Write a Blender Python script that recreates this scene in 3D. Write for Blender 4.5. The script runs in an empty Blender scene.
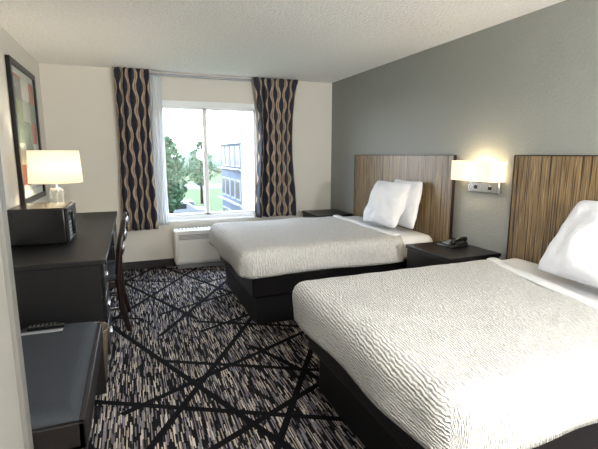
import bpy, bmesh, math, random
from mathutils import Vector, Matrix, noise
random.seed(4)
col = bpy.context.scene.collection
H=2.456; XL=-0.889; XR=2.741; YB=5.68; YN=-1.3

# ---------------------------------------------------------------- materials
class NT:
    def __init__(s,name):
        s.m=bpy.data.materials.new(name); s.m.use_nodes=True
        s.t=s.m.node_tree; s.b=s.t.nodes['Principled BSDF']; s.out=s.t.nodes['Material Output']
    def n(s,typ,**kw):
        nd=s.t.nodes.new(typ)
        for k,v in kw.items():
            if k.startswith('i_'):
                nd.inputs[k[2:].replace('_',' ')].default_value=v
            else: setattr(nd,k,v)
        return nd
    def l(s,a,b): s.t.links.new(a,b)
    def coord(s,scale=(1,1,1),rot=(0,0,0),kind='Object'):
        tc=s.n('ShaderNodeTexCoord'); mp=s.n('ShaderNodeMapping')
        mp.inputs['Scale'].default_value=scale; mp.inputs['Rotation'].default_value=rot
        s.l(tc.outputs[kind],mp.inputs[0]); return mp.outputs[0]
    def ramp(s,fac,stops,interp='LINEAR'):
        r=s.n('ShaderNodeValToRGB'); cr=r.color_ramp; cr.interpolation=interp
        while len(cr.elements)<len(stops): cr.elements.new(0.5)
        for e,(p,c) in zip(cr.elements,stops):
            e.position=p; e.color=(*c,1) if len(c)==3 else c
        s.l(fac,r.inputs[0]); return r.outputs[0]
    def math(s,op,a,b=None,c=None):
        nd=s.n('ShaderNodeMath',operation=op)
        for i,v in enumerate((a,b,c)):
            if v is None: continue
            if isinstance(v,(int,float)): nd.inputs[i].default_value=v
            else: s.l(v,nd.inputs[i])
        return nd.outputs[0]
    def mix(s,f,a,b,blend='MIX'):
        nd=s.n('ShaderNodeMix',data_type='RGBA',blend_type=blend)
        for i,v in ((0,f),(6,a),(7,b)):
            if isinstance(v,(int,float)): nd.inputs[i].default_value=v
            elif isinstance(v,tuple): nd.inputs[i].default_value=(*v,1) if len(v)==3 else v
            else: s.l(v,nd.inputs[i])
        return nd.outputs[2]
    def bump(s,h,strength=.3,dist=.01):
        b=s.n('ShaderNodeBump'); b.inputs['Strength'].default_value=strength; b.inputs['Distance'].default_value=dist
        s.l(h,b.inputs['Height']); s.l(b.outputs[0],s.b.inputs['Normal'])
def rgb(h):
    h=h.lstrip('#'); v=[int(h[i:i+2],16)/255 for i in (0,2,4)]
    return tuple(x/12.92 if x<=.04045 else ((x+.055)/1.055)**2.4 for x in v)

def plain(name,c,rough=.5,metal=0,nscale=None,nstr=.1,var=0.0,spec=None,dist=.004):
    M=NT(name); M.b.inputs['Base Color'].default_value=(*c,1)
    M.b.inputs['Roughness'].default_value=rough; M.b.inputs['Metallic'].default_value=metal
    if spec is not None: M.b.inputs['Specular IOR Level'].default_value=spec
    co=M.coord()
    nz=M.n('ShaderNodeTexNoise',i_Scale=nscale or 30.0,i_Detail=4.0); M.l(co,nz.inputs['Vector'])
    if var>0:
        k=tuple(max(0,x*(1-var)) for x in c); k2=tuple(min(1,x*(1+var)) for x in c)
        M.l(M.ramp(nz.outputs[0],[(.3,k),(.7,k2)]),M.b.inputs['Base Color'])
    if nscale: M.bump(nz.outputs[0],nstr,dist)
    return M.m

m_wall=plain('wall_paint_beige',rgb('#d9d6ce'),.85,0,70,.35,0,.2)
m_entry=plain('wall_paint_entry',rgb('#8f8d88'),.85,0,70,.35,0,.2)  # grey paint of the entry wall
m_casing=plain('door_casing_grey',rgb('#6b6a66'),.6,0,70,.1,0,.3)
m_grey=plain('wall_paint_grey',rgb('#898b87'),.55,0,52,.6,.03,.4,.004)
m_ceil=plain('ceiling_popcorn',rgb('#fffdf9'),.95,0,48,.8,.10,.1,.020)
m_trimd=plain('baseboard_dark',rgb('#1b1a1b'),.5,0,40,.05)
m_white=plain('white_plastic',rgb('#e9e9e6'),.4,0,200,.02)
m_frame=plain('window_white',rgb('#e8ebee'),.4,0,100,.02)
m_black=plain('black_veneer',rgb('#121113'),.36,0,60,.03,.2,.35)
m_blackmat=plain('black_matte',rgb('#111113'),.5,0,60,.03,.2,.3)
m_plast=plain('black_plastic',rgb('#0c0c0e'),.25,0,200,.02)
m_chrome=plain('chrome',(.75,.74,.72),.18,1.0,80,.01)
m_linen=plain('white_linen',rgb('#cfd0d2'),.9,0,25,.25,.02,.1,.01)
m_pillow=plain('pillow_cotton',rgb('#dcdee3'),.9,0,7,.6,.01,.1,.04)
m_matt=plain('mattress_fabric',rgb('#c9c9ca'),.9,0,80,.1)
m_vinyl=plain('cushion_vinyl',rgb('#2f3338'),.8,0,160,.3,.10,.15)
m_brownw=plain('dark_cherry_wood',rgb('#1f1411'),.35,0,40,.03,.25)
m_benchw=plain('espresso_wood',rgb('#161211'),.5,0,40,.03,.2,.3)
m_bin=plain('bin_plastic',rgb('#6f665b'),.8,0,60,.05,0,.1)
m_greyp=plain('grey_plastic',rgb('#8d9196'),.4,0,90,.02)
m_keys=plain('remote_keys',rgb('#3a3c40'),.5,0,90,.02)

# carpet: short straight yarn dashes under straight black bands
def carpet():
    M=NT('carpet_pattern')
    tc=M.n('ShaderNodeTexCoord'); sp=M.n('ShaderNodeSeparateXYZ'); M.l(tc.outputs['Object'],sp.inputs[0])
    cx=M.math('FLOOR',M.math('MULTIPLY',sp.outputs[0],165.0))
    wn=M.n('ShaderNodeTexWhiteNoise',noise_dimensions='1D'); M.l(cx,wn.inputs['W'])
    cy=M.math('FLOOR',M.math('ADD',M.math('MULTIPLY',sp.outputs[1],12.0),M.math('MULTIPLY',wn.outputs['Value'],9.0)))
    cb=M.n('ShaderNodeCombineXYZ'); M.l(cx,cb.inputs[0]); M.l(cy,cb.inputs[1])
    w2=M.n('ShaderNodeTexWhiteNoise',noise_dimensions='2D'); M.l(cb.outputs[0],w2.inputs['Vector'])
    base=M.ramp(w2.outputs['Value'],
      [(0,rgb('#0e0d0f')),(.46,rgb('#2a2729')),(.56,rgb('#6b686b')),(.66,rgb('#8f8578')),(.75,rgb('#57525b')),(.83,rgb('#b0a89c')),(.92,rgb('#78737c'))],'CONSTANT')
    lines=None
    for k,(ang,sc,wd) in enumerate(((24,1.65,.034),(62,1.75,.036),(116,1.6,.034),(148,1.8,.036))):
        a=math.radians(ang)
        t=M.math('ADD',M.math('MULTIPLY',sp.outputs[0],math.cos(a)*sc),M.math('MULTIPLY',sp.outputs[1],math.sin(a)*sc))
        t=M.math('ADD',t,3.7*k+.4)
        v=M.n('ShaderNodeTexVoronoi',feature='DISTANCE_TO_EDGE',voronoi_dimensions='1D',i_Scale=1.0,i_Randomness=.6); M.l(t,v.inputs['W'])
        ln=M.math('LESS_THAN',v.outputs['Distance'],wd)
        rg=M.n('ShaderNodeTexVoronoi',voronoi_dimensions='2D',i_Scale=.9); M.l(M.coord((1,1,1),(0,0,.7*k)),rg.inputs['Vector'])
        sc_=M.n('ShaderNodeSeparateColor'); M.l(rg.outputs['Color'],sc_.inputs[0])
        ln=M.math('MULTIPLY',ln,M.math('GREATER_THAN',sc_.outputs[k%3],.15))
        lines=ln if lines is None else M.math('MAXIMUM',lines,ln)
    fin=M.mix(lines,base,rgb('#070609'))
    M.l(fin,M.b.inputs['Base Color']); M.b.inputs['Roughness'].default_value=.95
    M.b.inputs['Specular IOR Level'].default_value=.1
    nz=M.n('ShaderNodeTexNoise',i_Scale=260.0); M.l(M.coord(),nz.inputs['Vector']); M.bump(nz.outputs[0],.3,.002)
    return M.m
m_carpet=carpet()

def zebra():
    M=NT('zebrano_wood')
    n=M.n('ShaderNodeTexNoise',i_Scale=1.0,i_Detail=2.5,i_Roughness=.65,i_Distortion=.25); M.l(M.coord((1,58,.6)),n.inputs['Vector'])
    c=M.ramp(n.outputs[0],[(.34,rgb('#120e0b')),(.43,rgb('#2c2119')),(.47,rgb('#9b8159')),(.51,rgb('#261c15')),(.55,rgb('#a98e66')),(.60,rgb('#35291e')),(.66,rgb('#8a7250')),(.76,rgb('#bfa67c'))])
    M.l(c,M.b.inputs['Base Color']); M.b.inputs['Roughness'].default_value=.38
    return M.m
m_zebra=zebra()

def coverlet():
    M=NT('matelasse_coverlet')
    M.b.inputs['Roughness'].default_value=.95
    M.b.inputs['Specular IOR Level'].default_value=.05
    wv=M.n('ShaderNodeTexWave',bands_direction='X',i_Scale=20.0,i_Distortion=5.0,i_Detail=2.0)
    wv.inputs['Detail Scale'].default_value=2.0
    M.l(M.coord((1.2,.8,1),(0,0,.15),'UV'),wv.inputs['Vector'])
    vo=M.n('ShaderNodeTexVoronoi',feature='SMOOTH_F1',i_Scale=90.0); M.l(M.coord((1.6,.6,1),(0,0,.2),'UV'),vo.inputs['Vector'])
    h=M.math('ADD',M.math('MULTIPLY',wv.outputs['Fac'],.8),M.math('MULTIPLY',vo.outputs['Distance'],.7))
    M.bump(h,.8,.010)
    M.l(M.ramp(h,[(.15,rgb('#a8a7a5')),(.75,rgb('#d2d1cf'))]),M.b.inputs['Base Color'])
    return M.m
m_cover=coverlet()

def curtain_mat():
    M=NT('geometric_curtain_fabric')
    tc=M.n('ShaderNodeTexCoord'); sp=M.n('ShaderNodeSeparateXYZ'); M.l(tc.outputs['UV'],sp.inputs[0])
    u,v=sp.outputs[0],sp.outputs[1]
    uu=M.math('DIVIDE',u,.15); fl=M.math('FLOOR',uu); fr=M.math('SUBTRACT',uu,fl)
    d=M.math('MULTIPLY',M.math('ABSOLUTE',M.math('SUBTRACT',fr,.5)),2.0)
    vv=M.math('ADD',M.math('DIVIDE',v,.28),M.math('MULTIPLY',fl,.5))
    tri=M.math('PINGPONG',M.math('MULTIPLY',vv,2.0),1.0)
    tz=M.math('MINIMUM',M.math('MAXIMUM',M.math('MULTIPLY',M.math('SUBTRACT',tri,.15),1.6),0.0),1.0)
    df=M.math('SUBTRACT',M.math('ADD',M.math('MULTIPLY',tz,.56),.30),d)
    f=M.math('ADD',M.math('MULTIPLY',df,.5),.5)
    a=M.ramp(f,[(0,rgb('#86705f')),(.32,rgb('#a99888')),(.50,rgb('#20222f')),(.90,rgb('#2f3242'))],'CONSTANT')
    M.l(a,M.b.inputs['Base Color']); M.b.inputs['Roughness'].default_value=.8
    nz=M.n('ShaderNodeTexNoise',i_Scale=300.0); M.l(M.coord(),nz.inputs['Vector']); M.bump(nz.outputs[0],.2,.002)
    return M.m
m_curt=curtain_mat()

def translucent(name,c,f=.5,emit=None,es=0):
    M=NT(name); M.b.inputs['Base Color'].default_value=(*c,1); M.b.inputs['Roughness'].default_value=.9
    if emit: M.b.inputs['Emission Color'].default_value=(*emit,1); M.b.inputs['Emission Strength'].default_value=es
    tr=M.n('ShaderNodeBsdfTranslucent'); tr.inputs[0].default_value=(*c,1)
    mx=M.n('ShaderNodeMixShader'); mx.inputs[0].default_value=f
    M.l(M.b.outputs[0],mx.inputs[1]); M.l(tr.outputs[0],mx.inputs[2]); M.l(mx.outputs[0],M.out.inputs[0])
    nz=M.n('ShaderNodeTexNoise',i_Scale=90.0); M.l(M.coord(),nz.inputs['Vector']); M.bump(nz.outputs[0],.1,.002)
    return M.m
m_sheer=translucent('sheer_voile',rgb('#eef1f4'),.42)
m_shade=translucent('lamp_shade_fabric',rgb('#ece1c9'),.34,(1,.92,.76),.55)
def glassmat():
    M=NT('window_glass'); tr=M.n('ShaderNodeBsdfTransparent'); gl=M.n('ShaderNodeBsdfGlossy'); gl.inputs['Roughness'].default_value=.02
    mx=M.n('ShaderNodeMixShader'); mx.inputs[0].default_value=.03
    M.l(tr.outputs[0],mx.inputs[1]); M.l(gl.outputs[0],mx.inputs[2]); M.l(mx.outputs[0],M.out.inputs[0])
    return M.m
m_glass=glassmat()
def cglass():
    M=NT('clear_lamp_glass'); M.b.inputs['Base Color'].default_value=(.85,.88,.85,1)
    M.b.inputs['Transmission Weight'].default_value=.75; M.b.inputs['Roughness'].default_value=.08
    return M.m
m_cglass=cglass()

# ---------------------------------------------------------------- mesh helpers
def finish(name,verts,faces,mat,parent=None,smooth=False,uvs=None,bevel=0,sub=0):
    vs=[Vector(v) for v in verts]
    lo=Vector([min(v[i] for v in vs) for i in range(3)]); hi=Vector([max(v[i] for v in vs) for i in range(3)])
    ce=(lo+hi)/2
    me=bpy.data.meshes.new(name); me.from_pydata([v-ce for v in vs],[],faces); me.update()
    if uvs:
        uvl=me.uv_layers.new(name='UVMap')
        for lp in me.loops: uvl.data[lp.index].uv=uvs[lp.vertex_index]
    bm=bmesh.new(); bm.from_mesh(me)
    if not uvs: bmesh.ops.recalc_face_normals(bm,faces=bm.faces)
    bm.to_mesh(me); bm.free()
    ob=bpy.data.objects.new(name,me); col.objects.link(ob)
    ob.location=ce
    mats=mat if isinstance(mat,list) else [mat]
    for k in mats: me.materials.append(k)
    if parent:
        ob.parent=parent; ob.matrix_parent_inverse=Matrix.Translation(parent.location).inverted()
    if smooth:
        for p in me.polygons: p.use_smooth=True
    if bevel:
        b=ob.modifiers.new('bevel','BEVEL'); b.width=bevel; b.segments=3; b.limit_method='ANGLE'
        for p in me.polygons: p.use_smooth=True
        me.set_sharp_from_angle(angle=math.radians(40)) if hasattr(me,'set_sharp_from_angle') else None
    if sub:
        s=ob.modifiers.new('sub','SUBSURF'); s.levels=sub; s.render_levels=sub
    return ob
BF=[(0,3,2,1),(4,5,6,7),(0,1,5,4),(1,2,6,5),(2,3,7,6),(3,0,4,7)]
def bv(x0,x1,y0,y1,z0,z1):
    return [(x0,y0,z0),(x1,y0,z0),(x1,y1,z0),(x0,y1,z0),(x0,y0,z1),(x1,y0,z1),(x1,y1,z1),(x0,y1,z1)]
def boxes(name,bs,mat,parent=None,bevel=0.004):
    V=[];F=[]
    for b in bs:
        o=len(V); V+=bv(*b); F+=[tuple(i+o for i in f) for f in BF]
    return finish(name,V,F,mat,parent,bevel=bevel)
def box(name,x0,x1,y0,y1,z0,z1,mat,parent=None,bevel=0.004):
    return boxes(name,[(x0,x1,y0,y1,z0,z1)],mat,parent,bevel)
def each(name,bs,mat,parent=None,bevel=0.004):
    for b in bs: box(name,*b,mat,parent,bevel)
def lathe(name,prof,cx,cy,mat,parent=None,n=40,smooth=True,sq=None,cap=True):
    V=[];F=[]
    for r,z in prof:
        for k in range(n):
            a=2*math.pi*k/n; V.append((cx+r*math.cos(a)*(sq or 1),cy+r*math.sin(a),z))
    m=len(prof)
    for i in range(m-1):
        for k in range(n):
            F.append((i*n+k,i*n+(k+1)%n,(i+1)*n+(k+1)%n,(i+1)*n+k))
    if cap: F.append(tuple(range(n-1,-1,-1))); F.append(tuple((m-1)*n+k for k in range(n)))
    return finish(name,V,F,mat,parent,smooth=smooth)
def tube(name,pts,r,mat,parent=None,n=10,ry=None):
    V=[];F=[];P=[Vector(p) for p in pts]
    for i,p in enumerate(P):
        t=(P[min(i+1,len(P)-1)]-P[max(i-1,0)]).normalized()
        a=t.cross(Vector((0,0,1)));
        if a.length<.05: a=t.cross(Vector((0,1,0)))
        a.normalize(); b=t.cross(a)
        rr=r[i] if isinstance(r,list) else r
        for k in range(n):
            q=2*math.pi*k/n; V.append(p+a*rr*math.cos(q)+b*(ry or rr)*math.sin(q))
    for i in range(len(P)-1):
        for k in range(n): F.append((i*n+k,i*n+(k+1)%n,(i+1)*n+(k+1)%n,(i+1)*n+k))
    F.append(tuple(range(n))); F.append(tuple((len(P)-1)*n+k for k in range(n)))
    return finish(name,V,F,mat,parent,smooth=True)
def empty(name,loc,label,cat,group=None):
    e=bpy.data.objects.new(name,None); e.empty_display_size=.1; e.location=loc; col.objects.link(e)
    e['label']=label; e['category']=cat
    if group: e['group']=group
    return e
def tag(o,label,cat,group=None,kind=None):
    o['label']=label;o['category']=cat
    if group:o['group']=group
    if kind:o['kind']=kind
    return o
def struct(o,label,cat):
    o['kind']='structure'; o['label']=label; o['category']=cat; return o

# ---------------------------------------------------------------- room shell
T=.12
struct(box('floor',XL-T,XR+T,YN-T,YB+T,-.12,0,m_carpet,bevel=0),'dark patterned carpet with angular black lines and pale flecks','floor')
struct(box('ceiling',XL-T,XR+T,YN-T,YB+T,H,H+.12,m_ceil,bevel=0),'white popcorn textured ceiling','ceiling')
struct(box('wall_right',XR,XR+T,YN,YB,0,H,m_grey,bevel=0),'grey accent wall with orange peel texture','wall')
struct(box('wall_left',XL-T,XL,YN,YB,0,H,m_wall,bevel=0),'plain beige painted wall','wall')
WX0,WX1,WZ0,WZ1=.34,1.66,.60,2.12
struct(boxes('wall_back',[(XL-T,WX0,YB,YB+T,0,H),(WX1,XR+T,YB,YB+T,0,H),(WX0,WX1,YB,YB+T,0,WZ0),(WX0,WX1,YB,YB+T,WZ1,H)],m_wall,bevel=0),'beige painted wall with a window opening','wall')
struct(box('wall_near',XL-T,XR+T,YN-T,YN,0,H,m_wall,bevel=0),'beige painted wall at the room entry','wall')
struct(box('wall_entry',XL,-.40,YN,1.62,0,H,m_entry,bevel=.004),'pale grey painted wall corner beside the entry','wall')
struct(box('trim_1',-.455,-.385,1.575,1.632,0,H-.003,m_casing,bevel=.004),'grey painted corner trim on the entry wall','trim')
struct(box('baseboard_back',XL,XR,YB-.015,YB,0,.10,m_trimd,bevel=.003),'dark vinyl baseboard under the window','baseboard')
struct(box('baseboard_right',XR-.015,XR,YN,YB-.015,0,.10,m_trimd,bevel=.003),'dark vinyl baseboard along the grey wall','baseboard')
struct(box('baseboard_left',XL,XL+.015,1.64,YB-.015,0,.10,m_trimd,bevel=.003),'dark vinyl baseboard along the beige wall','baseboard')

# window
w=empty('window_1',(1.01,YB+.05,WZ0),'white framed two-pane sliding window','window'); w['kind']='structure'
mx=.93
boxes('window_frame',[(WX0,WX0+.05,YB+.01,YB+.10,WZ0,WZ1),(WX1-.05,WX1,YB+.01,YB+.10,WZ0,WZ1),(WX0,WX1,YB+.01,YB+.10,WZ1-.07,WZ1),(WX0,WX1,YB+.01,YB+.10,WZ0,WZ0+.05)],m_frame,w)
boxes('window_sash',[(mx-.028,mx+.028,YB+.03,YB+.08,WZ0+.05,WZ1-.07),(WX0+.05,WX0+.08,YB+.03,YB+.08,WZ0+.05,WZ1-.07),(WX1-.08,WX1-.05,YB+.03,YB+.08,WZ0+.05,WZ1-.07),(WX0+.05,WX1-.05,YB+.03,YB+.08,WZ1-.10,WZ1-.07),(WX0+.05,WX1-.05,YB+.03,YB+.08,WZ0+.05,WZ0+.08)],m_frame,w)
box('window_pane',WX0+.08,mx-.028,YB+.05,YB+.056,WZ0+.08,WZ1-.10,m_glass,w,bevel=0)
box('window_pane',mx+.028,WX1-.08,YB+.05,YB+.056,WZ0+.08,WZ1-.10,m_glass,w,bevel=0)
box('window_sill',WX0-.02,WX1+.02,YB-.03,YB+.02,WZ0-.02,WZ0+.002,m_frame,w)

# ---------------------------------------------------------------- curtains
def curtain(name,x0,x1,z0,z1,yc,amp,waves,full,mat,label,cat,flare=0,ph=0.0,pinch=.09):
    nu=int(waves*16); nv=40; V=[];F=[];U=[]
    for j in range(nv+1):
        tz=j/nv; z=z1+(z0-z1)*tz
        cx=(x0+x1)/2; hw=(x1-x0)/2
        sq=1-pinch*math.sin(math.pi*min(1,tz*1.15))+flare*math.exp(-tz*14)
        for i in range(nu+1):
            t=i/nu
            a=amp*(.55+.45*tz)*(.8+.3*math.sin(5*t+1.3))
            x=cx+hw*sq*(2*t-1)+.008*math.sin(tz*5+t*9)
            y=yc+a*math.sin(2*math.pi*waves*t+ph+.25*math.sin(tz*3+t*7))-(.012*math.exp(-tz*20)*math.sin(40*t))
            V.append((x,y,z)); U.append((t*full,z))
    for j in range(nv):
        for i in range(nu):
            a=j*(nu+1)+i; F.append((a,a+1,a+nu+2,a+nu+1))
    o=finish(name,V,F,mat,None,smooth=True,uvs=U)
    s=o.modifiers.new('solid','SOLIDIFY'); s.thickness=.004
    return tag(o,label,cat)
c1=curtain('curtain',-.13,.27,.52,2.452,YB-.105,.042,5,.75,m_curt,'navy and tan geometric drape gathered beside the window','curtain',pinch=.03); c1['group']='patterned window drapes'
c2=curtain('curtain',1.56,2.15,.60,2.445,YB-.11,.048,6,1.05,m_curt,'navy and tan geometric drape with a flared pleated top','curtain',flare=.10,ph=1.0,pinch=.15); c2['group']='patterned window drapes'
curtain('sheer_curtain',.25,.41,.56,2.40,YB-.045,.014,5,.5,m_sheer,'translucent white voile sheer beside the drape','curtain')
tr=box('curtain_rail',-.05,2.2,YB-.06,YB-.015,2.40,2.425,m_greyp); tag(tr,'slim grey curtain track mounted above the window','curtain rail')

# ---------------------------------------------------------------- heater
h=empty('air_conditioner',(.8,YB-.1,0),'white through-wall heating and cooling unit below window','heater')
hx0,hx1,hy=.46,1.52,YB-.24
box('housing',hx0,hx1,hy,YB-.016,.06,.50,m_white,h,.02)
box('front_panel',hx0+.03,hx1-.03,hy-.015,hy,.09,.36,m_white,h,.008)
boxes('front_grille',[(hx0+.05,hx1-.05,hy-.006,hy+.002,.385+i*.017,.393+i*.017) for i in range(4)],m_greyp,h,.001)
boxes('outlet_grille',[(hx0+.06+i*.045,hx0+.075+i*.045,hy+.03,YB-.06,.498,.508) for i in range(21)],m_greyp,h,.001)
box('control_cover',hx1-.28,hx1-.04,hy+.02,YB-.05,.50,.515,m_greyp,h,.003)
box('plinth',hx0+.03,hx1-.03,hy+.03,YB-.016,0,.06,m_greyp,h,.002)

# ---------------------------------------------------------------- beds
def duvet(parent,x0,x1,y0,y1,zt,zb,r,slant=0,name='coverlet',seed=0,mat=None):
    V=[];F=[];U=[]
    drop=zt-zb-r; L=r*math.pi/2+drop
    st=.035
    n=int(L/.025)
    xs=[-L+L*i/n for i in range(n)]+[(x1-x0)*i/int((x1-x0)/st) for i in range(int((x1-x0)/st)+1)]
    ys=[-L+L*i/n for i in range(n)]+[(y1-y0)*i/int((y1-y0)/st) for i in range(int((y1-y0)/st)+1)]+[(y1-y0)+L*(i+1)/n for i in range(n)]
    W=y1-y0
    for b in ys:
        for a in xs:
            dx=min(a,0); dy=min(b,0) if b<0 else max(b-W,0)
            ox=max(a,0); oy=min(max(b,0),W)
            if a>0: ox=a+slant*(min(max(b,0),W)/W-.5)*max(0,a/(x1-x0))
            hyp=math.hypot(dx,dy); d=max(abs(dx),abs(dy))
            x=x0+ox;y=y0+oy;z=zt
            p=noise.noise(Vector((a*2.2+seed,b*2.2,seed)))
            p2=noise.noise(Vector((a*6+seed,b*6,3+seed)))
            if hyp>0:
                ux,uy=dx/hyp,dy/hyp
                if d<r*math.pi/2: o_=r*math.sin(d/r); dr=r*(1-math.cos(d/r))
                else: e=d-r*math.pi/2; o_=r+.01*e; dr=r+e
                k=max(0,d-r*.6)
                o_+=k*(.05*math.sin((a if abs(dy)>abs(dx) else b)*9+seed)+.07*p)+.006*p2
                x+=ux*o_; y+=uy*o_; z=zt-dr+ .02*p*k/L
            z+=.009*p+.006*p2
            V.append((x,y,z)); U.append((a,b))
    nx=len(xs)
    for j in range(len(ys)-1):
        for i in range(nx-1):
            q=j*nx+i; F.append((q,q+1,q+nx+1,q+nx))
    o=finish(name,V,F,mat or m_cover,parent,smooth=True,uvs=U)
    s=o.modifiers.new('solid','SOLIDIFY'); s.thickness=.015; s.offset=1
    return o
def pillow(loc,w,l,h,rot,label,seed):
    n=30;V=[];F=[]
    for sgn in (1,-1):
        for j in range(n+1):
            for i in range(n+1):
                u=-1+2*i/n; v=-1+2*j/n
                u=math.sin(u*math.pi/2)*.5+u*.5; v=math.sin(v*math.pi/2)*.5+v*.5
                eu=1-.07*math.cos(v*math.pi/2)*abs(u)**3; ev=1-.07*math.cos(u*math.pi/2)*abs(v)**3
                cr=1-.06*(abs(u)*abs(v))**4
                t=max(0,(1-abs(u)**2.2))**.5*max(0,(1-abs(v)**2.2))**.5
                nz=noise.noise(Vector((u*1.6+seed,v*1.6,sgn+seed)))*.35+noise.noise(Vector((u*4+seed,v*4,sgn)))*.22
                V.append((u*w/2*eu*cr,v*l/2*ev*cr,sgn*h/2*t*(1+nz)))
    N=(n+1)**2
    for s in (0,1):
        for j in range(n):
            for i in range(n):
                q=s*N+j*(n+1)+i; f=(q,q+1,q+n+2,q+n+1); F.append(f if s==0 else f[::-1])
    me=bpy.data.meshes.new('pillow'); me.from_pydata(V,[],F)
    bm=bmesh.new(); bm.from_mesh(me); bmesh.ops.remove_doubles(bm,verts=bm.verts,dist=.0008); bm.to_mesh(me); bm.free()
    for p in me.polygons: p.use_smooth=True
    me.materials.append(m_pillow)
    o=bpy.data.objects.new('pillow',me); col.objects.link(o); o.location=loc; o.rotation_euler=rot
    return tag(o,label,'pillow','bed pillows')
def bed(y0,y1,xf,label,seed,xe,slant,zb):
    yc=(y0+y1)/2
    e=empty('bed',(1.8,yc,0),label,'bed','double beds')
    box('bed_base',xf+.15,XR-.06,y0+.13,y1-.13,0,.27,m_blackmat,e,.006)
    boxes('bed_rail',[(xf+.10,XR-.06,y0+.07,y1-.07,.27,.45)],m_black,e,.008)
    box('mattress',xf+.08,XR-.07,y0+.06,y1-.06,.45,.665,m_matt,e,.06)
    duvet(e,xf+.09,xe,y0+.09,y1-.09,.685,zb,.08,slant,seed=seed)
    duvet(e,xe-.40,XR-.10,y0+.09,y1-.09,.670,.50,.078,0,name='sheet',seed=seed+3,mat=m_linen)
    n=24; pts=[]
    for i in range(n+1):
        t=i/n; b=t*(y1-y0-.18)
        pts.append((xe+slant*(t-.5)-.03+.008*math.sin(9*t+seed),y0+.09+b,.698+.003*math.sin(14*t)))
    tube('coverlet_fold',pts,.045,m_linen,e,14,ry=.014)
    return e
bed(3.22,4.76,.78,'bed with white textured coverlet on a black platform base',1.7,2.34,.06,.47)
bed(.93,2.36,.86,'bed with rippled white coverlet and turned white sheet on black base',5.2,2.24,.36,.47)
# headboards
def headboard(y0,y1,label):
    e=empty('headboard',(XR,(y0+y1)/2,0),label,'headboard','wood headboards')
    box('headboard_panel',XR-.045,XR-.017,y0,y1,0,1.44,m_zebra,e,.003)
    boxes('edge_band',[(XR-.05,XR-.017,y0-.006,y0,0,1.446),(XR-.05,XR-.017,y1,y1+.006,0,1.446),(XR-.05,XR-.017,y0,y1,1.44,1.447)],m_brownw,e,.001)
headboard(3.07,4.88,'zebrano striped wood headboard behind the bed near the window')
headboard(.60,2.41,'zebrano striped wood headboard behind the bed near the door')
d2=math.radians
pillow((2.45,3.76,.95),.50,.56,.22,(0,d2(-67),d2(5)),'plump white pillow leaning in front of another pillow',1)
pillow((2.60,3.66,.955),.50,.52,.14,(0,d2(-79),d2(-2)),'white pillow tucked behind another pillow',2)
pillow((2.43,1.48,.955),.54,.74,.24,(0,d2(-55),d2(-6)),'plump white pillow leaning in front of another pillow',3)
pillow((2.615,1.35,.96),.50,.62,.12,(0,d2(-81),0),'white pillow upright against the wood headboard',5)

# ---------------------------------------------------------------- nightstands
def nightstand(y0,y1,label):
    e=empty('nightstand',(2.5,(y0+y1)/2,0),label,'nightstand','black nightstands')
    x0=2.22
    box('nightstand_top',x0-.01,XR-.02,y0-.01,y1+.01,.64,.67,m_black,e)
    boxes('nightstand_body',[(x0+.02,XR-.03,y0,y0+.02,.06,.64),(x0+.02,XR-.03,y1-.02,y1,.06,.64),(XR-.05,XR-.03,y0,y1,.06,.64),(x0+.02,XR-.03,y0,y1,.06,.10),(x0+.02,XR-.03,y0,y1,.38,.40),(x0+.04,XR-.03,y0+.03,y1-.03,0,.06)],m_black,e,.002)
    d=box('drawer',x0,x0+.02,y0+.005,y1-.005,.41,.635,m_black,e)
    k=lathe('knob',[(.005,0),(.008,.004),(.012,.014),(.009,.02)],0,0,m_chrome,d,16)
    k.matrix_parent_inverse=Matrix(); k.location=(-.014,0,0); k.rotation_euler=(0,d2(-90),0)
    return e
nightstand(2.50,3.05,'black wood nightstand between the beds holding a telephone')
nightstand(4.96,5.50,'black wood nightstand in the corner beyond the bed')

# telephone
p=empty('telephone',(2.56,2.86,.67),'black corded desk telephone on the nightstand','telephone')
ox=.06;oy=-.02
V=[(2.40,2.78,.672),(2.58,2.78,.672),(2.58,2.98,.672),(2.40,2.98,.672),(2.41,2.79,.688),(2.575,2.79,.718),(2.575,2.97,.718),(2.41,2.97,.688)]
finish('telephone_base',[(a+ox,b+oy,c) for a,b,c in V],BF,m_plast,p,bevel=.006)
tube('handset',[(a+ox,b+oy,c) for a,b,c in [(2.42,2.81,.712),(2.44,2.81,.724),(2.49,2.81,.736),(2.54,2.81,.742),(2.57,2.81,.738)]],[.020,.017,.013,.017,.020],m_plast,p,12)
boxes('keypad',[(2.43+i*.025+ox,2.445+i*.025+ox,2.86+j*.03+oy,2.88+j*.03+oy,.692+i*.0046,.698+i*.0046) for i in range(4) for j in range(3)],m_greyp,p,.001)

# ---------------------------------------------------------------- wall sconce
yo=-.05
e=empty('wall_sconce',(XR,2.80+yo,1.2),'lit wall sconce with white box shade and chrome plate','wall lamp')
sy0,sy1,sx=2.56+yo,3.04+yo,XR-.15
V=[];F=[]
ring=[(XR-.012,sy0)]+[(sx+.03-.03*math.sin(math.pi/2*k/6),sy0+.03-.03*math.cos(math.pi/2*k/6)) for k in range(7)]+[(sx+.03-.03*math.cos(math.pi/2*k/6),sy1-.03+.03*math.sin(math.pi/2*k/6)) for k in range(7)]+[(XR-.012,sy1)]
for z in (1.235,1.40):
    for q in ring: V.append((q[0],q[1],z))
m_=len(ring)
for k in range(m_-1): F.append((k,k+1,m_+k+1,m_+k))
s=finish('shade',V,F,m_shade,e,smooth=False); md=s.modifiers.new('s','SOLIDIFY'); md.thickness=.003
boxes('wall_plate',[(XR-.035,XR-.001,2.60+yo,2.94+yo,1.14,1.235)],m_chrome,e,.006)
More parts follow.
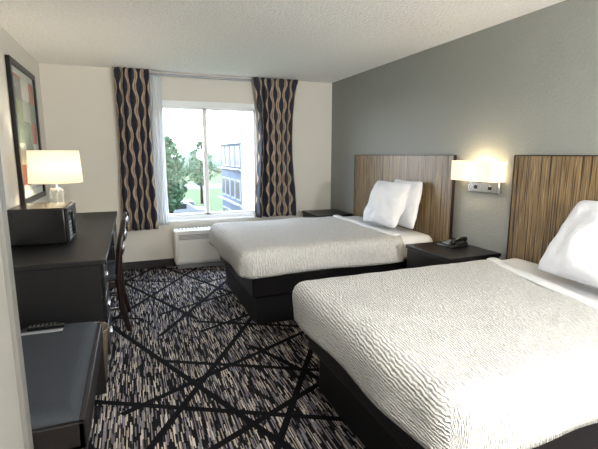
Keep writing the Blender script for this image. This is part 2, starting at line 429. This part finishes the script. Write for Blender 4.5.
each('switch',[(XR-.043,XR-.035,2.68+yo,2.705+yo,1.165,1.195),(XR-.043,XR-.035,2.835+yo,2.86+yo,1.165,1.195)],m_plast,e,.002)
tube('lamp_arm',[(XR-.02,2.80+yo,1.22),(XR-.07,2.80+yo,1.23),(XR-.08,2.80+yo,1.27)],.007,m_chrome,e)
def light(name,typ,loc,energy,color,**kw):
    L=bpy.data.lights.new(name,typ); L.energy=energy; L.color=color
    for k,v in kw.items(): setattr(L,k,v)
    o=bpy.data.objects.new(name,L); o.location=loc; col.objects.link(o); return o
l=light('sconce_bulb','POINT',(XR-.08,2.80+yo,1.31),6.5,(1,.80,.50),shadow_soft_size=.035)
l.parent=e; l.matrix_parent_inverse=Matrix.Translation(e.location).inverted()

# ---------------------------------------------------------------- desk
dx=-.19; dy=3.03
e=empty('desk',(-.54,4.3,0),'long black wood desk along the beige wall','desk')
box('desk_top',XL+.003,dx,dy,YB-.02,.725,.76,m_blackmat,e,.005)
boxes('desk_body',[(XL+.02,dx-.04,4.75,YB-.03,.08,.725),(XL+.02,XL+.04,dy+.02,4.75,.08,.725),(XL+.02,dx-.10,4.80,YB-.05,0,.08),(XL+.02,dx-.04,dy+.02,3.46,.06,.725),(XL+.04,dx-.08,dy+.04,3.44,0,.06)],m_blackmat,e,.003)
def drawers(e,a,b,zz):
    for z0,z1 in zz:
        d=box('drawer',dx-.04,dx-.02,a,b,z0,z1,m_black,e,.003)
        hh=box('handle',dx-.02,dx-.008,(a+b)/2-.06,(a+b)/2+.06,(z0+z1)/2-.006,(z0+z1)/2+.006,m_chrome,None,.002)
        hh.parent=d; hh.matrix_parent_inverse=Matrix.Translation(d.location).inverted()
drawers(e,4.77,YB-.05,((.50,.71),(.29,.49),(.10,.28)))
drawers(e,3.06,3.44,((.50,.71),(.29,.49),(.08,.28)))

# microwave
e=empty('microwave',(-.68,3.88,.76),'black countertop microwave on the desk','microwave')
my0,my1=3.64,4.14
box('microwave_body',XL+.02,-.49,my0,my1,.772,1.05,m_plast,e,.012)
box('door',-.49,-.468,my0+.15,my1,.78,1.045,m_black,e,.006)
box('control_panel',-.49,-.470,my0,my0+.145,.78,1.045,m_blackmat,e,.004)
box('door_handle',-.468,-.445,my0+.16,my0+.185,.82,1.0,m_plast,e,.006)
each('button',[(-.470,-.465,my0+.02+i*.04,my0+.045+i*.04,.80+j*.03,.818+j*.03) for i in range(3) for j in range(5)],m_greyp,e,.001)
box('display',-.470,-.467,my0+.02,my0+.125,.985,1.02,plain('display_glass',rgb('#1d3a3a'),.1),e,.001)
each('foot',[(XL+.06,XL+.09,my0+.04,my0+.07,.76,.773),(-.56,-.53,my0+.04,my0+.07,.76,.773),(XL+.06,XL+.09,my1-.07,my1-.04,.76,.773),(-.56,-.53,my1-.07,my1-.04,.76,.773)],m_plast,e,.001)

# table lamp
lx,ly=-.635,4.38
e=empty('table_lamp',(lx,ly,.76),'lit table lamp with white drum shade and blocky glass base','table lamp')
box('lamp_base',lx-.075,lx+.075,ly-.075,ly+.075,.76,.785,m_chrome,e,.004)
box('glass_column',lx-.055,lx+.055,ly-.055,ly+.055,.785,1.14,m_cglass,e,.008)
tube('lamp_stem',[(lx,ly,.785),(lx,ly,1.25)],.006,m_chrome,e)
box('column_cap',lx-.045,lx+.045,ly-.045,ly+.045,1.14,1.152,m_chrome,e,.003)
s=lathe('lamp_shade',[(.218,1.20),(.203,1.485)],lx,ly,m_shade,e,56,cap=False); md=s.modifiers.new('s','SOLIDIFY'); md.thickness=.003
tube('shade_spider',[(lx-.19,ly,1.46),(lx,ly,1.46),(lx+.19,ly,1.46)],.003,m_chrome,e,6)
l=light('lamp_bulb','POINT',(lx,ly,1.33),11.5,(1,.86,.63),shadow_soft_size=.035)
l.parent=e; l.matrix_parent_inverse=Matrix.Translation(e.location).inverted()

# ---------------------------------------------------------------- picture
def artmat():
    M=NT('abstract_print')
    br=M.n('ShaderNodeTexVoronoi',distance='CHEBYCHEV',voronoi_dimensions='3D',i_Scale=1.0,i_Randomness=.25); M.l(M.coord((1,3.1,5.3)),br.inputs['Vector'])
    sc=M.n('ShaderNodeSeparateColor'); M.l(br.outputs['Color'],sc.inputs[0])
    c=M.ramp(sc.outputs[1],[(0,rgb('#6a7a6c')),(.2,rgb('#9b9e99')),(.38,rgb('#a3604a')),(.5,rgb('#6c706f')),(.62,rgb('#b2b3a9')),(.76,rgb('#75836a')),(.88,rgb('#4a4c50'))],'CONSTANT')
    n=M.n('ShaderNodeTexNoise',i_Scale=14.0,i_Detail=4.0); M.l(M.coord(),n.inputs['Vector'])
    M.l(M.mix(.2,c,n.outputs[0],'OVERLAY'),M.b.inputs['Base Color']); M.b.inputs['Roughness'].default_value=.25
    return M.m
py0,py1,pz0,pz1=4.18,5.18,1.02,2.24
e=empty('framed_picture',(XL,(py0+py1)/2,pz0),'abstract colour block print in a black frame','picture')
fw=.05
boxes('picture_frame',[(XL+.002,XL+.035,py0,py0+fw,pz0,pz1),(XL+.002,XL+.035,py1-fw,py1,pz0,pz1),(XL+.002,XL+.035,py0+fw,py1-fw,pz0,pz0+fw),(XL+.002,XL+.035,py0+fw,py1-fw,pz1-fw,pz1)],m_black,e,.003)
box('mat_board',XL+.003,XL+.015,py0+fw,py1-fw,pz0+fw,pz1-fw,plain('mat_board_paper',rgb('#b9bdb8'),.5),e,0)
box('art_print',XL+.015,XL+.018,py0+fw+.05,py1-fw-.05,pz0+fw+.06,pz1-fw-.06,artmat(),e,0)

# ---------------------------------------------------------------- chair (faces the desk)
e=empty('desk_chair',(-.34,3.93,0),'dark brown wood desk chair with curved back tucked at desk','chair')
cy0,cy1=3.62,4.12; cx_=-.035
for y in (cy0+.02,cy1-.02):
    tube('back_post',[(-.055+cx_,y,0),(-.10+cx_,y,.22),(-.115+cx_,y,.45),(-.095+cx_,y,.68),(-.04+cx_,y,.94)],[.020,.025,.028,.024,.019],m_brownw,e,12)
    tube('front_leg',[(-.54+cx_,y,0),(-.53+cx_,y,.43)],[.018,.025],m_brownw,e,10)
box('seat_frame',-.55+cx_,-.10+cx_,cy0+.01,cy1-.01,.38,.44,m_brownw,e,.006)
box('seat_cushion',-.56+cx_,-.11+cx_,cy0,cy1,.44,.505,m_vinyl,e,.025)
for i,(z,xx) in enumerate(((.90,-.048),(.78,-.07),(.66,-.095))):
    xx+=cx_
    tube('back_rail',[(xx,cy0+.02,z),(xx+.022,cy0+.12,z),(xx+.03,(cy0+cy1)/2,z),(xx+.022,cy1-.12,z),(xx,cy1-.02,z)],.012,m_brownw,e,10,ry=.036)
tube('stretcher',[(-.09+cx_,cy0+.02,.2),(-.535+cx_,cy0+.02,.2)],.012,m_brownw,e)
tube('stretcher',[(-.09+cx_,cy1-.02,.2),(-.535+cx_,cy1-.02,.2)],.012,m_brownw,e)

# ---------------------------------------------------------------- luggage bench
e=empty('luggage_bench',(-.55,2.2,0),'dark wood luggage bench with charcoal upholstered cushion','bench')
bx0,bx1,by0,by1=XL+.02,-.22,1.66,2.70
boxes('bench_frame',[(bx1-.025,bx1,by0,by1,.34,.45),(bx0,bx0+.025,by0,by1,.34,.45),(bx0,bx1,by0,by0+.025,.34,.45),(bx0,bx1,by1-.025,by1,.34,.45),(bx0,bx1,by0,by1,.32,.36)],m_benchw,e,.004)
each('bench_panel',[(bx0,bx1,by0+.005,by0+.03,0,.32),(bx0,bx1,by1-.03,by1,0,.32)],m_benchw,e,.003)
nx_,ny_=28,36;V=[];F=[]
X0,X1,Y0,Y1=bx0+.022,bx1-.022,by0+.022,by1-.022
def crown(u,v): return .505-.035*(max(abs(u),abs(v))**16)-.012*(u*u+v*v)/2+.002*noise.noise(Vector((u*3,v*4,1)))
for j in range(ny_+1):
    for i in range(nx_+1):
        u=math.sin((-1+2*i/nx_)*math.pi/2); v=math.sin((-1+2*j/ny_)*math.pi/2)
        V.append(((X0+X1)/2+u*(X1-X0)/2,(Y0+Y1)/2+v*(Y1-Y0)/2,crown(u,v)))
n1=len(V)
for j in range(ny_):
    for i in range(nx_): q=j*(nx_+1)+i; F.append((q,q+1,q+nx_+2,q+nx_+1))
edge=[i for i in range(nx_+1)]+[j*(nx_+1)+nx_ for j in range(1,ny_+1)]+[ny_*(nx_+1)+i for i in range(nx_-1,-1,-1)]+[j*(nx_+1) for j in range(ny_-1,0,-1)]
for q in edge: V.append((V[q][0],V[q][1],.37))
for k in range(len(edge)): F.append((edge[k],n1+k,n1+(k+1)%len(edge),edge[(k+1)%len(edge)]))
F.append(tuple(n1+k for k in range(len(edge))))
finish('bench_cushion',V,F,m_vinyl,e,smooth=True)
# tv remote
r=empty('remote_control',(-.48,2.58,.497),'slim dark television remote lying on the bench cushion','remote control')
box('remote_body',-.58,-.40,2.565,2.61,.501,.520,m_plast,r,.006)
boxes('remote_keys',[(-.57+i*.02,-.56+i*.02,2.573+j*.012,2.579+j*.012,.520,.522) for i in range(7) for j in range(3)],m_keys,r,.0005)
k=box('folded_card',-.60,-.40,2.51,2.545,.501,.504,m_greyp,None,.001); tag(k,'narrow grey guest card lying on the bench cushion','card')

# waste bin
e2=lathe('waste_bin',[(.085,0),(.115,.34),(.12,.345),(.12,.355),(.108,.355),(.08,.012)],-.31,2.87,m_bin,None,32); tag(e2,'small tan plastic waste bin beside the bench','waste bin')

# ---------------------------------------------------------------- unseen lamps behind the viewer, put in to light the ceiling
def ceiling_lamp(x,y,en,label):
    e=empty('ceiling_lamp',(x,y,H),label,'ceiling lamp')
    lathe('lamp_housing',[(.06,H-.10),(.11,H-.02),(.11,H)],x,y,m_chrome,e,40)
    l=light('entry_light','POINT',(x,y,H-.26),en,(1,.98,.94),shadow_soft_size=.15)
    l.parent=e; l.matrix_parent_inverse=Matrix.Translation(e.location).inverted()
ceiling_lamp(.7,-.35,100,'presumed unseen ceiling lamp near the entry, made a globe to light the ceiling')  # presumed lamp out of view; globe source shaped to brighten the ceiling
e=empty('fill_floor_lamp',(1.9,-.9,0),'added unseen fill lamp on a pole, brightening the ceiling','added fill lamp')  # fill lamp added behind the camera to brighten the ceiling
lathe('base',[(.16,0),(.16,.02),(.03,.035)],1.9,-.9,m_chrome,e)
tube('pole',[(1.9,-.9,.03),(1.9,-.9,1.30)],.012,m_chrome,e)
l=light('fill_floor_lamp_bulb','POINT',(1.9,-.9,1.45),225,(1,.98,.94),shadow_soft_size=.14)
l.parent=e; l.matrix_parent_inverse=Matrix.Translation(e.location).inverted()

# ---------------------------------------------------------------- exterior
G=-3.3
m_grass=plain('lawn_grass',rgb('#38452f'),.95,0,3,.3,.3,.05)
m_asph=plain('parking_asphalt',rgb('#505255'),.95,0,5,.2,.08,.05)
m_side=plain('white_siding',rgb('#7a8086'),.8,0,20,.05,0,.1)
m_roof=plain('slate_blue_cladding',rgb('#303a49'),.8,0,8,.3,.1,.1)
m_win=plain('dark_window_glass',rgb('#12171d'),.4,0,5,.01,0,.2)
m_brick=plain('blue_grey_stucco',rgb('#455060'),.9,0,12,.3,.08,.1)
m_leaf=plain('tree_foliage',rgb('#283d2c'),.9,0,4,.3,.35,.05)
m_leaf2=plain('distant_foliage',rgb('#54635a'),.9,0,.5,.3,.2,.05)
m_bark=plain('tree_bark',rgb('#29231f'),.9,0,10,.4,.2,.05)
g=box('lawn',-60,80,YB+1,220,G-.2,G,m_grass,bevel=0); tag(g,'green lawn outside the window','lawn',kind='stuff')
g=box('parking_lot',-30,5.0,28,40,G+.002,G+.04,m_asph,bevel=0); tag(g,'pale asphalt parking lot outside the window','parking lot')
g=box('road',-60,80,60,70,G+.002,G+.04,m_asph,bevel=0); tag(g,'pale asphalt road beyond the lawn','road')
e=empty('building',(9,26,G),'flat roofed blue grey building with white trim and balconies','building')
bxx=5.55
box('building_wall',bxx,bxx+9,17.5,28,G+.002,.6,m_brick,e,0)
box('upper_storey',bxx-.02,bxx+9,17.4,28.1,.6,2.05,m_roof,e,0)
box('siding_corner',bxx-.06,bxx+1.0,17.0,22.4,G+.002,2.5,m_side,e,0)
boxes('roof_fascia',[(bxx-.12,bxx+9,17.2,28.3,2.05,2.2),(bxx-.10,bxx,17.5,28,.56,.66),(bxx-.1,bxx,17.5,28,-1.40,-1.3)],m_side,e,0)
for k in range(4):
    yy=22.8+k*1.3
    for zz in (.85,-1.0,-2.9):
        box('window_surround',bxx-.07,bxx,yy,yy+.85,zz-.08,zz+1.05,m_side,e,0)
        box('building_window',bxx-.08,bxx-.05,yy+.06,yy+.79,zz,zz+.97,m_win,e,0)
for zz in (-1.3,.62):
    box('balcony',bxx-.30,bxx-.1,22.6,27.9,zz,zz+.06,m_side,e,0)
def tree(x,y,hh,rad,n,label,zc,zr,mat=m_leaf):
    e=empty('tree',(x,y,G+.002),label,'tree','trees outside the window')
    tube('trunk',[(x,y,G+.002),(x,y,G+hh*.4),(x,y,G+hh*.8)],[.14,.10,.04],m_bark,e,8)
    V=[];F=[]
    for k in range(n):
        a=random.uniform(0,6.283); t=random.uniform(-1,1); rr=(random.random()**.5)
        prof=rad*math.sqrt(max(0,1-t*t))*(1.0-.3*t)
        lump=1+.45*noise.noise(Vector((math.cos(a)*1.8+x,math.sin(a)*1.8,t*3.5)))
        c=Vector((x+prof*rr*lump*math.cos(a),y+prof*rr*lump*math.sin(a),zc+t*zr))
        s=random.uniform(.08,.17)
        d1=Vector([random.gauss(0,1) for _ in range(3)]).normalized(); dd=d1.orthogonal().normalized()
        o=len(V); V+=[c-d1*s,c-dd*s*.6,c+d1*s,c+dd*s*.6]; F.append((o,o+1,o+2,o+3))
    finish('foliage',V,F,mat,e)
tree(1.75,22,5.8,.85,1500,'slim leafy green tree on the lawn outside the window',.5,1.8)
tree(6.3,42,6.2,1.35,1500,'rounded green tree beyond the building',.6,2.1)
tree(-.3,25,4.6,1.1,1200,'small green tree beside the parking lot',-.6,1.6)
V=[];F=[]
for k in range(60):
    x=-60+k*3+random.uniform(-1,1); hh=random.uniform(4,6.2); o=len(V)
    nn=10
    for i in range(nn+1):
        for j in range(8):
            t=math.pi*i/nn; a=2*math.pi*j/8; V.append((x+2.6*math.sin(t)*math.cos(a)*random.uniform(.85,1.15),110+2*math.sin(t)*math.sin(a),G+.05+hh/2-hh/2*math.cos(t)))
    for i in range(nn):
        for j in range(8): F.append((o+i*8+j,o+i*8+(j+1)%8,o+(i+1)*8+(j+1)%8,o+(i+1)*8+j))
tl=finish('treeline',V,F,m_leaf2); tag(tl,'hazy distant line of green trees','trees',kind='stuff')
def car(x,y,c,label):
    z0=G+.04
    e=empty('car',(x,y,z0),label,'car','parked cars')
    pm=plain('car_paint',c,.4)
    prof=[(-2.2,.35),(-2.2,.8),(-1.3,.95),(-.7,1.42),(.8,1.42),(1.5,.95),(2.2,.85),(2.25,.35)]
    V=[(x+p[0],y+s,z0+p[1]) for s in (-.85,.85) for p in prof]; n=len(prof)
    F=[tuple(range(n)),tuple(range(2*n-1,n-1,-1))]+[(i,(i+1)%n,n+(i+1)%n,n+i) for i in range(n)]
    finish('car_body',V,F,pm,e,bevel=.08)
    box('car_window',x-.65,x+.75,y-.87,y+.87,G+1.02,G+1.38,m_win,e,.02)
    for sx_ in (-1.4,1.4):
        for sy_ in (-.80,.80):
            w_=lathe('wheel',[(.32,-.08),(.34,0),(.32,.08)],0,0,m_plast,None,20); w_.rotation_euler=(d2(90),0,0); w_.location=(x+sx_,y+sy_,z0+.34)
            w_.parent=e; w_.matrix_parent_inverse=Matrix.Translation(e.location).inverted()
car(2.7,31,rgb('#5d636a'),'silver parked car on the asphalt')
car(2.5,36.5,rgb('#222c38'),'blue parked car on the asphalt')

# ---------------------------------------------------------------- world, camera
W=bpy.data.worlds.new('World'); bpy.context.scene.world=W; W.use_nodes=True
nt=W.node_tree; bg=nt.nodes['Background']
tc=nt.nodes.new('ShaderNodeTexCoord'); sp=nt.nodes.new('ShaderNodeSeparateXYZ'); rp=nt.nodes.new('ShaderNodeValToRGB')
nt.links.new(tc.outputs['Generated'],sp.inputs[0]); nt.links.new(sp.outputs[2],rp.inputs[0]); nt.links.new(rp.outputs[0],bg.inputs[0])
rp.color_ramp.elements[0].color=(.94,.97,1,1); rp.color_ramp.elements[1].color=(.68,.82,1,1); rp.color_ramp.elements[1].position=.7
bg.inputs[1].default_value=15.0
a=light('window_portal','AREA',(1.0,YB+.11,1.36),1,(1,1,1),shape='RECTANGLE',size=1.32,size_y=1.52); a.rotation_euler=(d2(-90),0,0)
a.data.cycles.is_portal=True

bpy.context.scene.view_settings.view_transform='Standard'
bpy.context.scene.view_settings.exposure=.2
cam=bpy.data.cameras.new('camera'); cam.sensor_width=36; cam.lens=25.53
co=bpy.data.objects.new('camera',cam); col.objects.link(co); co.location=(0,0,1.45)
co.rotation_euler=(math.radians(90-9.37),0,math.radians(-21.47)); cam.clip_start=.02; cam.clip_end=500
bpy.context.scene.camera=co
